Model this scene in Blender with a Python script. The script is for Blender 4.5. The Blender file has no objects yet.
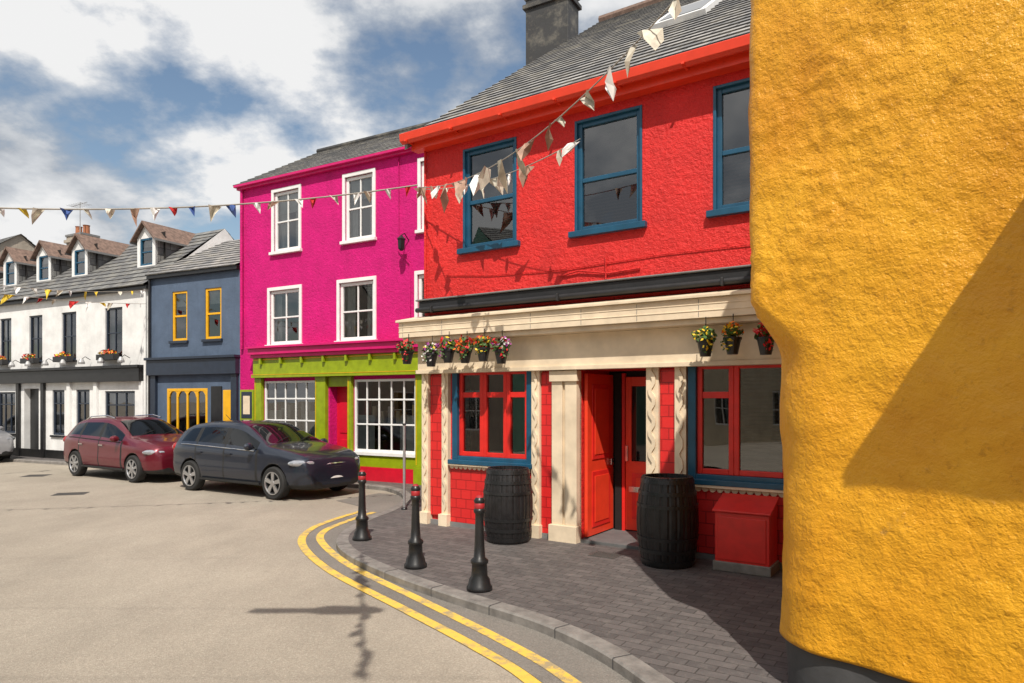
import bpy, math, random, bmesh
from mathutils import Vector, Matrix, noise
random.seed(7)
scene=bpy.context.scene
scene.view_settings.view_transform='Standard'
scene.view_settings.look='None'
scene.view_settings.exposure=0
COL=scene.collection
SUN=Vector((-.03,.615,-.788))
# ------------------------------------------------------------------ materials
MATS={}
def newmat(name):
    m=bpy.data.materials.new(name); m.use_nodes=True
    nt=m.node_tree; b=nt.nodes['Principled BSDF']; MATS[name]=m
    return m,nt,b
def N(nt,t,**k):
    n=nt.nodes.new(t)
    for a,v in k.items(): setattr(n,a,v)
    return n
def ramp(nt,fac,p0,p1,c0=(0,0,0,1),c1=(1,1,1,1)):
    r=N(nt,'ShaderNodeValToRGB'); e=r.color_ramp.elements
    e[0].position=p0; e[1].position=p1; e[0].color=c0; e[1].color=c1
    nt.links.new(fac,r.inputs[0]); return r.outputs[0]
def mixc(nt,fac,a,b,bt='MIX'):
    m=N(nt,'ShaderNodeMix',data_type='RGBA',blend_type=bt)
    if hasattr(fac,'links'): nt.links.new(fac,m.inputs[0])
    else: m.inputs[0].default_value=fac
    for i,x in ((6,a),(7,b)):
        if hasattr(x,'links'): nt.links.new(x,m.inputs[i])
        else: m.inputs[i].default_value=(*x[:3],1)
    return m.outputs[2]
def noi(nt,vec,sc,det=4,rough=.6,scale3=None):
    n=N(nt,'ShaderNodeTexNoise'); n.inputs['Scale'].default_value=sc
    n.inputs['Detail'].default_value=det; n.inputs['Roughness'].default_value=rough
    if scale3:
        mp=N(nt,'ShaderNodeMapping'); mp.inputs['Scale'].default_value=scale3
        nt.links.new(vec,mp.inputs[0]); vec=mp.outputs[0]
    nt.links.new(vec,n.inputs['Vector']); return n.outputs['Fac']
def bump(nt,b,h,st,dist,prev=None):
    n=N(nt,'ShaderNodeBump'); n.inputs['Strength'].default_value=st; n.inputs['Distance'].default_value=dist
    nt.links.new(h,n.inputs['Height'])
    if prev: nt.links.new(prev,n.inputs['Normal'])
    nt.links.new(n.outputs[0],b.inputs['Normal']); return n.outputs[0]
def dim(c,f): return tuple(min(1,x*f) for x in c)
def simple(name,col,rough=.5,metal=0,coat=0,var=.15,vs=6,bs=0,bd=.004,bsc=40,spec=.5):
    m,nt,b=newmat(name); tc=N(nt,'ShaderNodeTexCoord').outputs['Object']
    f=noi(nt,tc,vs,3)
    c=mixc(nt,ramp(nt,f,.3,.7),dim(col,1-var),dim(col,1+var))
    nt.links.new(c,b.inputs['Base Color']); b.inputs['Roughness'].default_value=rough
    b.inputs['Metallic'].default_value=metal; b.inputs['Coat Weight'].default_value=coat
    b.inputs['Coat Roughness'].default_value=.04
    b.inputs['Specular IOR Level'].default_value=spec
    if bs: bump(nt,b,noi(nt,tc,bsc,2),bs,bd)
    return m
def stucco(name,col,lump=.5,lsc=5,fine=.4,fsc=45,dirt=.35,rough=.75,ld=.03,fd=.01):
    m,nt,b=newmat(name); tc=N(nt,'ShaderNodeTexCoord').outputs['Object']
    f=noi(nt,tc,2.2,5); c=mixc(nt,ramp(nt,f,.3,.7),dim(col,.82),dim(col,1.08))
    s=noi(nt,tc,1.6,5,.7,(2.5,2.5,.3)); c=mixc(nt,ramp(nt,s,.5,.8,(0,0,0,1),(dirt,)*3+(1,)),c,dim(col,.35))
    nt.links.new(c,b.inputs['Base Color']); b.inputs['Roughness'].default_value=rough
    b.inputs['Specular IOR Level'].default_value=.35
    n1=bump(nt,b,noi(nt,tc,lsc,4,.68),lump,ld)
    bump(nt,b,noi(nt,tc,fsc,2,.6),fine,fd,n1)
    return m
RED=(.74,.027,.024)
stucco('red_render',RED,1.0,16,.8,75,.25,ld=.036,rough=.5,fd=.009)
stucco('pink_render',(.66,.004,.19),.9,15,.7,60,.22,ld=.03)
stucco('slate_blue_render',(.095,.135,.205),.35,6,.3,50,.35)
stucco('white_render',(.8,.8,.79),.3,5,.3,50,.08)
stucco('cream_render',(.6,.52,.38),.3,4,.3,50,.3)
stucco('green_render',(.2,.4,.3),.3,4,.3,50,.3)
stucco('stone_render',(.38,.33,.27),.5,6,.5,40,.4)
# yellow textured plaster
m,nt,b=newmat('yellow_plaster'); tc=N(nt,'ShaderNodeTexCoord').outputs['Object']
f=noi(nt,tc,1.1,5,.65); c=mixc(nt,ramp(nt,f,.3,.68),(.64,.265,.006),(.84,.42,.02))
p=noi(nt,tc,2.0,7,.75); c=mixc(nt,ramp(nt,p,.63,.67,(0,0,0,1),(.65,.65,.65,1)),c,(.47,.25,.06))
dk=noi(nt,tc,15,6,.72); c=mixc(nt,ramp(nt,dk,.57,.68,(0,0,0,1),(.5,.5,.5,1)),c,(.43,.18,.006))
nt.links.new(c,b.inputs['Base Color']); b.inputs['Roughness'].default_value=.4; b.inputs['Specular IOR Level'].default_value=.45
n0=bump(nt,b,noi(nt,tc,9,5,.68),.75,.03)
n1=bump(nt,b,noi(nt,tc,30,3,.65),.65,.012,n0)
bump(nt,b,noi(nt,tc,85,2,.5),.4,.006,n1)

simple('dark_plinth',(.06,.06,.062),.7,bs=.5,bsc=30)
simple('cream_paint',(.76,.63,.46),.55,var=.16,vs=3,bs=.3,bsc=25)
simple('red_paint',(.70,.024,.018),.38,var=.12,bs=.15,bsc=30)
simple('red_orange_paint',(.80,.055,.02),.35,var=.08)
simple('teal_paint',(.012,.08,.15),.35,var=.15)
simple('white_paint',(.8,.8,.79),.4,var=.06)
simple('yellow_paint',(.80,.42,.01),.4,var=.1)
simple('green_paint',(.26,.34,.006),.4,var=.15)
simple('magenta_paint',(.6,.005,.14),.4,var=.1)
simple('crimson_door_paint',(.6,.01,.03),.35,var=.1)
simple('dull_red_paint',(.35,.02,.025),.5,var=.2)
simple('black_paint',(.014,.014,.015),.35,var=.3)
simple('barrel_black',(.012,.011,.012),.42,var=.5,vs=12,bs=.5,bsc=35)
simple('awning_black',(.016,.016,.018),.6,var=.3,bs=.3)
simple('navy_paint',(.02,.03,.05),.4)
simple('lead',(.18,.18,.18),.6,bs=.3)
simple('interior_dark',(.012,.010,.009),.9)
simple('interior_mid',(.05,.035,.025),.9,var=.5,vs=3)
simple('blind_cloth',(.62,.62,.60),.9)
simple('rubber',(.018,.018,.018),.8)
simple('rim_metal',(.55,.56,.58),.3,metal=.9)
simple('chrome',(.7,.7,.7),.15,metal=1)
simple('headlamp',(.42,.44,.48),.06,coat=1,metal=.5)
simple('tail_lamp',(.35,.01,.01),.15,coat=1)
simple('car_paint_dark',(.020,.026,.042),.32,metal=.4,coat=.7,var=.03)
simple('car_paint_maroon',(.14,.008,.02),.32,metal=.35,coat=.7,var=.03)
simple('car_paint_silver',(.4,.4,.42),.3,metal=.5,coat=.9,var=.03)
simple('car_glass',(.006,.007,.008),.03,spec=.5)
simple('plastic_black',(.014,.014,.014),.6)
simple('plate_white',(.7,.7,.68),.4)
simple('leaf_green',(.05,.12,.02),.6,var=.4,vs=30)
simple('petal_red',(.6,.015,.02),.6)
simple('petal_yellow',(.75,.5,.02),.6)
simple('petal_white',(.75,.72,.7),.6)
simple('petal_purple',(.3,.03,.25),.6)
simple('petal_orange',(.8,.18,.01),.6)
simple('flag_cream',(.62,.57,.47),.85,var=.3,vs=8); simple('flag_white',(.78,.77,.75),.85)
simple('flag_red',(.5,.02,.02),.85); simple('flag_blue',(.05,.1,.3),.85)
simple('flag_yellow',(.7,.5,.05),.85); simple('flag_teal',(.05,.35,.35),.85); simple('flag_brown',(.42,.27,.2),.85,var=.3,vs=8)
simple('rope',(.35,.32,.28),.8)
simple('kerb_granite',(.2,.185,.17),.7,var=.3,vs=7,bs=.5,bsc=60)
simple('chimney_pot',(.35,.13,.06),.8)
simple('cast_iron',(.07,.065,.06),.6,bs=.5,bsc=60)
simple('clay_roof',(.17,.11,.085),.8,var=.4,vs=10,bs=.5,bsc=25)
simple('galvanised',(.4,.4,.4),.5,metal=.6)
simple('doorstep',(.12,.12,.12),.7,bs=.4)
# glass
m,nt,b=newmat('window_glass')
nt.nodes.remove(b); out=[n for n in nt.nodes if n.type=='OUTPUT_MATERIAL'][0]
tr=N(nt,'ShaderNodeBsdfTransparent'); tr.inputs[0].default_value=(.72,.76,.76,1)
gl=N(nt,'ShaderNodeBsdfGlossy'); gl.inputs['Roughness'].default_value=.01
tcg=N(nt,'ShaderNodeTexCoord').outputs['Object']
bn=N(nt,'ShaderNodeBump'); bn.inputs['Strength'].default_value=.06; bn.inputs['Distance'].default_value=.02
nt.links.new(noi(nt,tcg,2.0,0),bn.inputs['Height']); nt.links.new(bn.outputs[0],gl.inputs['Normal'])
fr=N(nt,'ShaderNodeFresnel'); fr.inputs[0].default_value=1.6
ad=N(nt,'ShaderNodeMath',operation='MULTIPLY_ADD'); ad.inputs[1].default_value=1.3; ad.inputs[2].default_value=.11; nt.links.new(fr.outputs[0],ad.inputs[0])
mx=N(nt,'ShaderNodeMixShader'); nt.links.new(ad.outputs[0],mx.inputs[0]); nt.links.new(tr.outputs[0],mx.inputs[1]); nt.links.new(gl.outputs[0],mx.inputs[2])
nt.links.new(mx.outputs[0],out.inputs[0])
# slate
def slate(name,c1,c2,moss=.6):
    m,nt,b=newmat(name); t=N(nt,'ShaderNodeTexCoord'); uv=t.outputs['UV']; ob=t.outputs['Object']
    br=N(nt,'ShaderNodeTexBrick'); br.inputs['Scale'].default_value=1; br.inputs['Brick Width'].default_value=.3; br.inputs['Row Height'].default_value=.2
    br.inputs['Mortar Size'].default_value=.010; br.inputs['Color1'].default_value=(*c1,1); br.inputs['Color2'].default_value=(*c2,1); br.inputs['Mortar'].default_value=(.03,.03,.03,1)
    nt.links.new(uv,br.inputs['Vector'])
    l=noi(nt,ob,2.5,6,.7); c=mixc(nt,ramp(nt,l,.48,.68,(0,0,0,1),(moss,moss,moss,1)),br.outputs['Color'],(.34,.31,.25))
    l2=noi(nt,ob,5,4,.7); c=mixc(nt,ramp(nt,l2,.35,.6,(.4,.4,.4,1),(0,0,0,1)),c,dim(c1,.5))
    nt.links.new(c,b.inputs['Base Color']); b.inputs['Roughness'].default_value=.6
    n=bump(nt,b,br.outputs['Fac'],-.8,.012); bump(nt,b,noi(nt,ob,30,2),.35,.006,n)
slate('slate_roof',(.17,.17,.175),(.42,.40,.38)); slate('slate_dark',(.12,.12,.125),(.22,.22,.21),.4)
# red tile cladding
m,nt,b=newmat('red_tile_cladding'); tc=N(nt,'ShaderNodeTexCoord').outputs['Object']
sp=N(nt,'ShaderNodeSeparateXYZ'); cb=N(nt,'ShaderNodeCombineXYZ'); nt.links.new(tc,sp.inputs[0]); nt.links.new(sp.outputs[0],cb.inputs[0]); nt.links.new(sp.outputs[2],cb.inputs[1])
br=N(nt,'ShaderNodeTexBrick'); br.inputs['Scale'].default_value=1; br.inputs['Brick Width'].default_value=.17; br.inputs['Row Height'].default_value=.13; br.inputs['Mortar Size'].default_value=.006
br.inputs['Color1'].default_value=(.70,.023,.022,1); br.inputs['Color2'].default_value=(.58,.018,.02,1); br.inputs['Mortar'].default_value=(.34,.009,.010,1)
nt.links.new(cb.outputs[0],br.inputs['Vector']); nt.links.new(br.outputs['Color'],b.inputs['Base Color']); b.inputs['Roughness'].default_value=.45
n=bump(nt,b,br.outputs['Fac'],-.9,.010); bump(nt,b,noi(nt,tc,14,3),.4,.01,n)
# road
def road_mat(name,a,b_,dark,light):
    m,nt,b=newmat(name); tc=N(nt,'ShaderNodeTexCoord').outputs['Object']
    f=noi(nt,tc,.35,5,.6); c=mixc(nt,ramp(nt,f,.35,.65),a,b_)
    f=noi(nt,tc,1.3,6,.7,(1,.45,1)); c=mixc(nt,ramp(nt,f,.42,.75,(0,0,0,1),(.5,.5,.5,1)),c,dark)
    f=noi(nt,tc,6,5,.75); c=mixc(nt,ramp(nt,f,.62,.69,(0,0,0,1),(.4,.4,.4,1)),c,dark)
    f=noi(nt,tc,70,3,.75); c=mixc(nt,ramp(nt,f,.42,.66,(0,0,0,1),(.5,.5,.5,1)),c,dim(dark,.7))
    c=mixc(nt,ramp(nt,f,.28,.42,(.45,.45,.45,1),(0,0,0,1)),c,light)
    nt.links.new(c,b.inputs['Base Color']); b.inputs['Roughness'].default_value=.85
    bump(nt,b,noi(nt,tc,100,2,.7),.8,.010)
road_mat('road_asphalt',(.34,.295,.235),(.44,.385,.31),(.24,.21,.17),(.62,.56,.48))
road_mat('gutter_asphalt',(.19,.172,.152),(.26,.235,.205),(.14,.13,.115),(.36,.33,.3))
m,nt,b=newmat('yellow_line_paint'); tc=N(nt,'ShaderNodeTexCoord').outputs['Object']
f=noi(nt,tc,6,8,.8); c=mixc(nt,ramp(nt,f,.48,.60,(0,0,0,1),(.85,.85,.85,1)),(.76,.50,.08),(.28,.24,.18))
nt.links.new(c,b.inputs['Base Color']); b.inputs['Roughness'].default_value=.7; bump(nt,b,noi(nt,tc,100,2,.7),.6,.006)
m,nt,b=newmat('brick_pavers'); tc=N(nt,'ShaderNodeTexCoord').outputs['Object']
mp=N(nt,'ShaderNodeMapping'); mp.inputs['Rotation'].default_value=(0,0,math.radians(33)); nt.links.new(tc,mp.inputs[0])
br=N(nt,'ShaderNodeTexBrick'); br.inputs['Scale'].default_value=1; br.inputs['Brick Width'].default_value=.2; br.inputs['Row Height'].default_value=.1; br.inputs['Mortar Size'].default_value=.005
br.inputs['Color1'].default_value=(.085,.077,.075,1); br.inputs['Color2'].default_value=(.135,.12,.115,1); br.inputs['Mortar'].default_value=(.045,.04,.037,1)
nt.links.new(mp.outputs[0],br.inputs['Vector'])
f=noi(nt,tc,1.1,6,.7); c=mixc(nt,ramp(nt,f,.4,.7,(0,0,0,1),(.5,.5,.5,1)),br.outputs['Color'],(.065,.058,.056))
f=noi(nt,tc,9,5,.75); c=mixc(nt,ramp(nt,f,.5,.72,(0,0,0,1),(.5,.5,.5,1)),c,(.2,.18,.165))
nt.links.new(c,b.inputs['Base Color']); b.inputs['Roughness'].default_value=.75
n=bump(nt,b,br.outputs['Fac'],-.7,.008); bump(nt,b,noi(nt,tc,50,2),.4,.006,n)

# ------------------------------------------------------------------ mesh builder
class MB:
    def __init__(s): s.v=[];s.f=[];s.m=[];s.uv=[];s.mats=[]
    def mi(s,m):
        if m not in s.mats: s.mats.append(m)
        return s.mats.index(m)
    def face(s,pts,m,uv=None):
        i=len(s.v); s.v+= [tuple(p) for p in pts]; s.f.append(list(range(i,i+len(pts)))); s.m.append(s.mi(m)); s.uv.append(uv)
    def box(s,x0,x1,y0,y1,z0,z1,m):
        i=len(s.v); s.v+=[(x0,y0,z0),(x1,y0,z0),(x1,y1,z0),(x0,y1,z0),(x0,y0,z1),(x1,y0,z1),(x1,y1,z1),(x0,y1,z1)]
        for q in ((3,2,1,0),(4,5,6,7),(0,1,5,4),(1,2,6,5),(2,3,7,6),(3,0,4,7)):
            s.f.append([i+k for k in q]); s.m.append(s.mi(m)); s.uv.append(None)
    def prism(s,poly,fn,m):
        n=len(poly); i=len(s.v)
        s.v+=[fn(p,0) for p in poly]+[fn(p,1) for p in poly]
        s.f.append([i+k for k in range(n)]); s.f.append([i+n+k for k in reversed(range(n))])
        s.m+= [s.mi(m)]*2; s.uv+=[None]*2
        for k in range(n):
            s.f.append([i+k,i+(k+1)%n,i+n+(k+1)%n,i+n+k]); s.m.append(s.mi(m)); s.uv.append(None)
    def lathe(s,prof,c,seg,m,axis='z',mod=None):
        i=len(s.v); k=len(prof)
        for a in range(seg):
            t=2*math.pi*a/seg
            for r,z in prof:
                rr=r*(mod(a,z) if mod else 1)
                if axis=='z': s.v.append((c[0]+rr*math.cos(t),c[1]+rr*math.sin(t),c[2]+z))
                else: s.v.append((c[0]+rr*math.cos(t),c[1]+z,c[2]+rr*math.sin(t)))
        for a in range(seg):
            b=(a+1)%seg
            for j in range(k-1):
                s.f.append([i+a*k+j,i+b*k+j,i+b*k+j+1,i+a*k+j+1]); s.m.append(s.mi(m)); s.uv.append(None)
    def tube(s,pts,r,m,seg=6):
        i=len(s.v); P=[Vector(p) for p in pts]
        for j,p in enumerate(P):
            d=(P[min(j+1,len(P)-1)]-P[max(j-1,0)]).normalized()
            a=d.cross(Vector((0,0,1)))
            if a.length<.01: a=Vector((1,0,0))
            a.normalize(); b=d.cross(a)
            for k in range(seg):
                t=2*math.pi*k/seg; s.v.append(tuple(p+a*r*math.cos(t)+b*r*math.sin(t)))
        for j in range(len(P)-1):
            for k in range(seg):
                l=(k+1)%seg; s.f.append([i+j*seg+k,i+j*seg+l,i+(j+1)*seg+l,i+(j+1)*seg+k]); s.m.append(s.mi(m)); s.uv.append(None)
    def clump(s,c,r,n,size,mats,flat=1):
        for _ in range(n):
            d=Vector((random.gauss(0,1),random.gauss(0,1),random.gauss(0,1))).normalized()*(random.random()**.45)
            p=Vector(c)+Vector((d.x*r[0],d.y*r[1],d.z*r[2]))
            a=Vector((random.gauss(0,1),random.gauss(0,1),random.gauss(0,1))).normalized(); b=a.orthogonal().normalized()
            sz=size*random.uniform(.6,1.3)
            s.face([p-a*sz,p-b*sz*.6,p+a*sz,p+b*sz*.6],random.choice(mats))
    def build(s,name,parent=None,smooth=False,bevel=0,normals=True,weld=False):
        me=bpy.data.meshes.new(name); me.from_pydata(s.v,[],s.f)
        for mm in s.mats: me.materials.append(MATS[mm])
        for p,mi in zip(me.polygons,s.m): p.material_index=mi; p.use_smooth=smooth
        if any(u for u in s.uv):
            ul=me.uv_layers.new(name='UVMap')
            for p,u in zip(me.polygons,s.uv):
                if u:
                    for li,c in zip(p.loop_indices,u): ul.data[li].uv=c
        if normals or weld:
            bm=bmesh.new(); bm.from_mesh(me)
            if weld: bmesh.ops.remove_doubles(bm,verts=bm.verts,dist=.0005)
            if normals: bmesh.ops.recalc_face_normals(bm,faces=bm.faces)
            bm.to_mesh(me); bm.free()
        o=bpy.data.objects.new(name,me); COL.objects.link(o)
        if parent: o.parent=parent
        if bevel:
            b=o.modifiers.new('Bevel','BEVEL'); b.width=bevel; b.segments=2; b.limit_method='ANGLE'
        return o
def empty(name,loc=(0,0,0),rz=0):
    e=bpy.data.objects.new(name,None); COL.objects.link(e); e.location=loc; e.rotation_euler=(0,0,rz); e.empty_display_size=.3
    return e
def lw(e,p):
    c,s=math.cos(e.rotation_euler[2]),math.sin(e.rotation_euler[2])
    return (e.location[0]+c*p[0]-s*p[1], e.location[1]+s*p[0]+c*p[1], e.location[2]+p[2])

def wall(mb,L,H,ops,m,x0=0,z0=-.1,y=0,rdef=.12,rm=None):
    """front wall sheet with real openings; ops: (x0,x1,z0,z1[,depth])"""
    xs=sorted(set([x0,L]+[o[0] for o in ops]+[o[1] for o in ops])); zs=sorted(set([z0,H]+[o[2] for o in ops]+[o[3] for o in ops]))
    for a,b in zip(xs,xs[1:]):
        for c,d in zip(zs,zs[1:]):
            mx,mz=(a+b)/2,(c+d)/2
            if any(o[0]<mx<o[1] and o[2]<mz<o[3] for o in ops): continue
            mb.face([(a,y,c),(b,y,c),(b,y,d),(a,y,d)],m)
    for o in ops:
        a,b,c,d=o[:4]; e=y+(o[4] if len(o)>4 else rdef); r=rm or m
        mb.face([(a,y,c),(a,e,c),(a,e,d),(a,y,d)],r); mb.face([(b,y,c),(b,y,d),(b,e,d),(b,e,c)],r)
        mb.face([(a,y,d),(a,e,d),(b,e,d),(b,y,d)],r); mb.face([(a,y,c),(b,y,c),(b,e,c),(a,e,c)],r)
def shell(mb,L,D,H,HR,m,side_only=False):
    mb.face([(0,0,-.1),(0,D,-.1),(0,D,H),(0,D/2,HR),(0,0,H)],m)
    mb.face([(L,0,-.1),(L,0,H),(L,D/2,HR),(L,D,H),(L,D,-.1)],m)
    mb.face([(0,D,-.1),(L,D,-.1),(L,D,H),(0,D,H)],m)
def slope(mb,x0,x1,ye,ze,yr,zr,m,row=.24,th=.018):
    n=max(2,int(math.hypot(yr-ye,zr-ze)/row)); L=math.hypot(yr-ye,zr-ze)
    ny,nz=-(zr-ze)/L*(1 if yr>ye else -1),abs(yr-ye)/L
    for i in range(n):
        a,b=i/n,(i+1)/n
        p=(ye+(yr-ye)*a+ny*th, ze+(zr-ze)*a+nz*th); q=(ye+(yr-ye)*b, ze+(zr-ze)*b); p0=(ye+(yr-ye)*a, ze+(zr-ze)*a)
        va,vb=i*.2,(i+1)*.2
        mb.face([(x0,p[0],p[1]),(x1,p[0],p[1]),(x1,q[0],q[1]),(x0,q[0],q[1])],m,[(x0,va),(x1,va),(x1,vb),(x0,vb)])
        mb.face([(x0,p0[0],p0[1]-.01),(x1,p0[0],p0[1]-.01),(x1,p[0],p[1]),(x0,p[0],p[1])],m,[(x0,va),(x1,va),(x1,va),(x0,va)])
def window(fr,gl,x0,x1,z0,z1,y,fm,fw=.055,vb=(),hb=(.5,),bar=.03,blind=0,curt=False,back='interior_dark',backd=.45):
    fr.box(x0,x0+fw,y,y+.07,z0,z1,fm); fr.box(x1-fw,x1,y,y+.07,z0,z1,fm)
    fr.box(x0+fw,x1-fw,y+.003,y+.067,z1-fw,z1,fm); fr.box(x0+fw,x1-fw,y+.003,y+.067,z0,z0+fw*1.1,fm)
    for h in hb:
        z=z0+(z1-z0)*h; fr.box(x0+fw,x1-fw,y+.008,y+.06,z-bar*.6,z+bar*.6,fm)
    for v in vb:
        x=x0+(x1-x0)*v; fr.box(x-bar/2,x+bar/2,y+.012,y+.055,z0+fw,z1-fw,fm)
    g=y+.035
    gl.face([(x0+fw,g,z0+fw),(x1-fw,g,z0+fw),(x1-fw,g,z1-fw),(x0+fw,g,z1-fw)],'window_glass')
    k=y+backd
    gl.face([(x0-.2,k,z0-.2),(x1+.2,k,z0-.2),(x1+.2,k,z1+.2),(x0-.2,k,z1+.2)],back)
    if blind:
        zb=z1-(z1-z0)*blind; gl.face([(x0,y+.1,zb),(x1,y+.1,zb),(x1,y+.1,z1),(x0,y+.1,z1)],'blind_cloth')
    if curt:
        w=(x1-x0)*random.uniform(.18,.34)
        for a,s in ((x0,1),(x1,-1)):
            pts=[(a+s*w*i/6,y+.13+(.025 if i%2 else 0)) for i in range(7)]
            for p,q in zip(pts,pts[1:]): gl.face([(p[0],p[1],z0),(q[0],q[1],z0),(q[0],q[1],z1),(p[0],p[1],z1)],'blind_cloth')
def chimney(name,e,x,y,z0,z1,w,d,m,pots=3,aerial=False):
    c=MB(); c.box(x-w/2,x+w/2,y-d/2,y+d/2,z0,z1,m); c.box(x-w/2-.06,x+w/2+.06,y-d/2-.06,y+d/2+.06,z1-.22,z1-.12,m); c.box(x-w/2-.03,x+w/2+.03,y-d/2-.03,y+d/2+.03,z1,z1+.07,'lead')
    for i in range(pots):
        px=x+(i-(pots-1)/2)*w/max(pots,1)
        c.lathe([(.0,.02),(.11,.02),(.1,.3),(.12,.34),(.09,.34),(.085,.1)],(px,y,z1+.06),12,'chimney_pot')
    if aerial:
        c.tube([(x+w/2,y-d/2-.05,z1-.6),(x+w/2,y-d/2-.05,z1+1.1)],.015,'galvanised'); c.tube([(x+w/2-.5,y-d/2-.05,z1+1.0),(x+w/2+.4,y-d/2-.05,z1+1.05)],.01,'galvanised')
        for k in range(7): c.tube([(x+w/2-.45+k*.13,y-d/2-.25,z1+1.0),(x+w/2-.45+k*.13,y-d/2+.15,z1+1.0)],.006,'galvanised')
    return c.build(name,e,bevel=.01 if not aerial else 0)

# ------------------------------------------------------------------ RED PUB
red=empty('red_pub_building',(-1.25,9.8,0),math.atan2(-.55,.835))
L=9.0; He=5.45
up=[(.72,1.54,3.83,5.17),(2.46,3.29,3.83,5.17),(4.18,5.0,3.83,5.17),(6.2,7.02,3.83,5.17)]
gw=[(.55,1.80,.93,2.15),(3.90,4.98,.88,2.15)]
door=(2.50,3.39,.0,2.13,.85)
w=MB(); wall(w,L,He,[(*o,.1) for o in up]+[(*o,.1) for o in gw]+[door],'red_render'); shell(w,L,12,He,10.0,'red_render'); w.build('walls',red,normals=False)
fr=MB(); gl=MB()
for i,o in enumerate(up):
    window(fr,gl,*o,.03,'teal_paint',fw=.055,hb=(.47,),bar=.045,back='interior_dark')
    for k in range(14): 
        z=o[2]+.06+k*.04; gl.face([(o[0]+.05,.13,z),(o[1]-.05,.13,z),(o[1]-.05,.15,z+.022),(o[0]+.05,.15,z+.022)],'interior_mid')
    fr.box(o[0]-.09,o[1]+.09,-.07,.05,o[2]-.075,o[2]-.003,'teal_paint')
    for a,b in ((o[0]-.03,o[0]+.004),(o[1]-.004,o[1]+.03)): fr.box(a,b,-.012,.04,o[2],o[3]+.03,'teal_paint')
    fr.box(o[0]+.004,o[1]-.004,-.010,.04,o[3]-.004,o[3]+.03,'teal_paint')
for o,vb in ((gw[0],(.36,.7)),(gw[1],(.42,))):
    x0,x1,z0,z1=o
    fr.box(x0-.02,x0+.07,-.05,.06,z0-.02,z1,'teal_paint'); fr.box(x1-.05,x1+.02,-.05,.06,z0-.02,z1,'teal_paint'); fr.box(x0+.07,x1-.05,-.047,.06,z0-.02,z0+.05,'teal_paint')
    fr.box(x0-.05,x1+.05,-.11,-.052,z0-.06,z0+.0,'teal_paint')
    a,b=x0+.07,x1-.05
    xs=[a]+[a+(b-a)*v for v in vb]+[b]
    for i in range(len(xs)-1):
        full=(len(xs)==3 and i==1)
        window(fr,gl,xs[i]+.001,xs[i+1]-.001,z0+.05,z1-.005,.0,'red_paint',fw=.055,hb=((.72,) if not full else ()),bar=.06,back='interior_mid' if i==1 else 'interior_dark',backd=.5)
for k in range(26):
    z=.98+k*.043; gl.face([(4.42,.12,z),(4.9,.12,z),(4.9,.15,z+.022),(4.42,.15,z+.022)],'interior_mid')
fr.build('window_frames',red,bevel=.006); gl.build('window_glazing',red,normals=False)
t=MB()
t.box(-.17,L,-.36,0,2.62,2.83,'cream_paint'); t.box(-.14,L,-.31,-.001,2.56,2.618,'cream_paint')
t.prism([(-.40,2.832),(-.40,2.862),(0,2.95),(0,2.832)],lambda p,s:(-.2+(L+.2)*s,p[0],p[1]),'cream_paint')
for i in range(13): t.box(-.1+.7*i,-.094+.7*i,-.363,-.3,2.63,2.82,'lead')
for z in (2.69,2.76): t.box(-.175,L,-.366,-.3,z,z+.012,'cream_paint')
t.box(-.02,L,-.13,-.002,2.15,2.558,'cream_paint'); t.box(-.04,L,-.16,-.001,2.12,2.17,'cream_paint')
t.box(2.15,2.30,-.09,.0,.0,2.12,'cream_paint'); t.box(2.34,2.50,-.09,.04,.0,2.12,'cream_paint'); t.box(2.30,2.34,-.05,0,0,2.12,'cream_paint')
t.box(2.13,2.52,-.14,-.001,-.02,.2,'cream_paint'); t.box(2.13,2.52,-.12,-.002,1.98,2.11,'cream_paint')
t.box(.5,1.82,-.1,-.0,.85,.90,'cream_paint'); t.box(3.86,5.0,-.1,-.0,.79,.84,'cream_paint')
t.build('shopfront_trim',red,bevel=.008)
pl=MB()
def wavy(x,wd,z0=.0,z1=2.12):
    n=70
    for s,y0,y1,amp in ((1,-.07,-.0,0),(0,-.092,-.071,.16)):
        L_=[];R_=[]
        for i in range(n+1):
            z=z0+(z1-z0)*i/n; ph=math.sin(z*2*math.pi/.24)
            hw=wd/2*(1 if s else .34+ .08*math.cos(z*2*math.pi/.12)); off=0 if s else amp*wd*ph
            L_.append((x-hw+off,z)); R_.append((x+hw+off,z))
        for i in range(n):
            a,b,c,d=L_[i],R_[i],R_[i+1],L_[i+1]
            pl.face([(a[0],y0,a[1]),(b[0],y0,b[1]),(c[0],y0,c[1]),(d[0],y0,d[1])],'cream_paint')
            pl.face([(a[0],y0,a[1]),(d[0],y0,d[1]),(d[0],y1,d[1]),(a[0],y1,a[1])],'cream_paint')
            pl.face([(b[0],y0,b[1]),(b[0],y1,b[1]),(c[0],y1,c[1]),(c[0],y0,c[1])],'cream_paint')
    pl.box(x-wd/2-.02,x+wd/2+.02,-.12,-.001,-.02,.16,'cream_paint')
for x,wd in ((.06,.12),(.42,.11),(1.90,.12),(3.47,.15),(3.80,.13),(5.10,.13),(6.2,.13)): wavy(x,wd)
pl.build('carved_pilasters',red,normals=False)
sc=MB()
for a,b,z in ((.5,1.82,.85),(3.88,5.0,.79)):
    n=int((b-a)/.075)
    for i in range(n):
        c=a+(i+.5)*(b-a)/n; r=(b-a)/n/2*.98
        pts=[(c+r*math.cos(t_),z-abs(math.sin(t_))*.05) for t_ in [math.pi+math.pi*k/8 for k in range(9)]]
        sc.prism(pts,lambda p,s:(p[0],-.06+.03*s,p[1]),'cream_paint')
sc.build('scalloped_border',red)
tp=MB()
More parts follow.
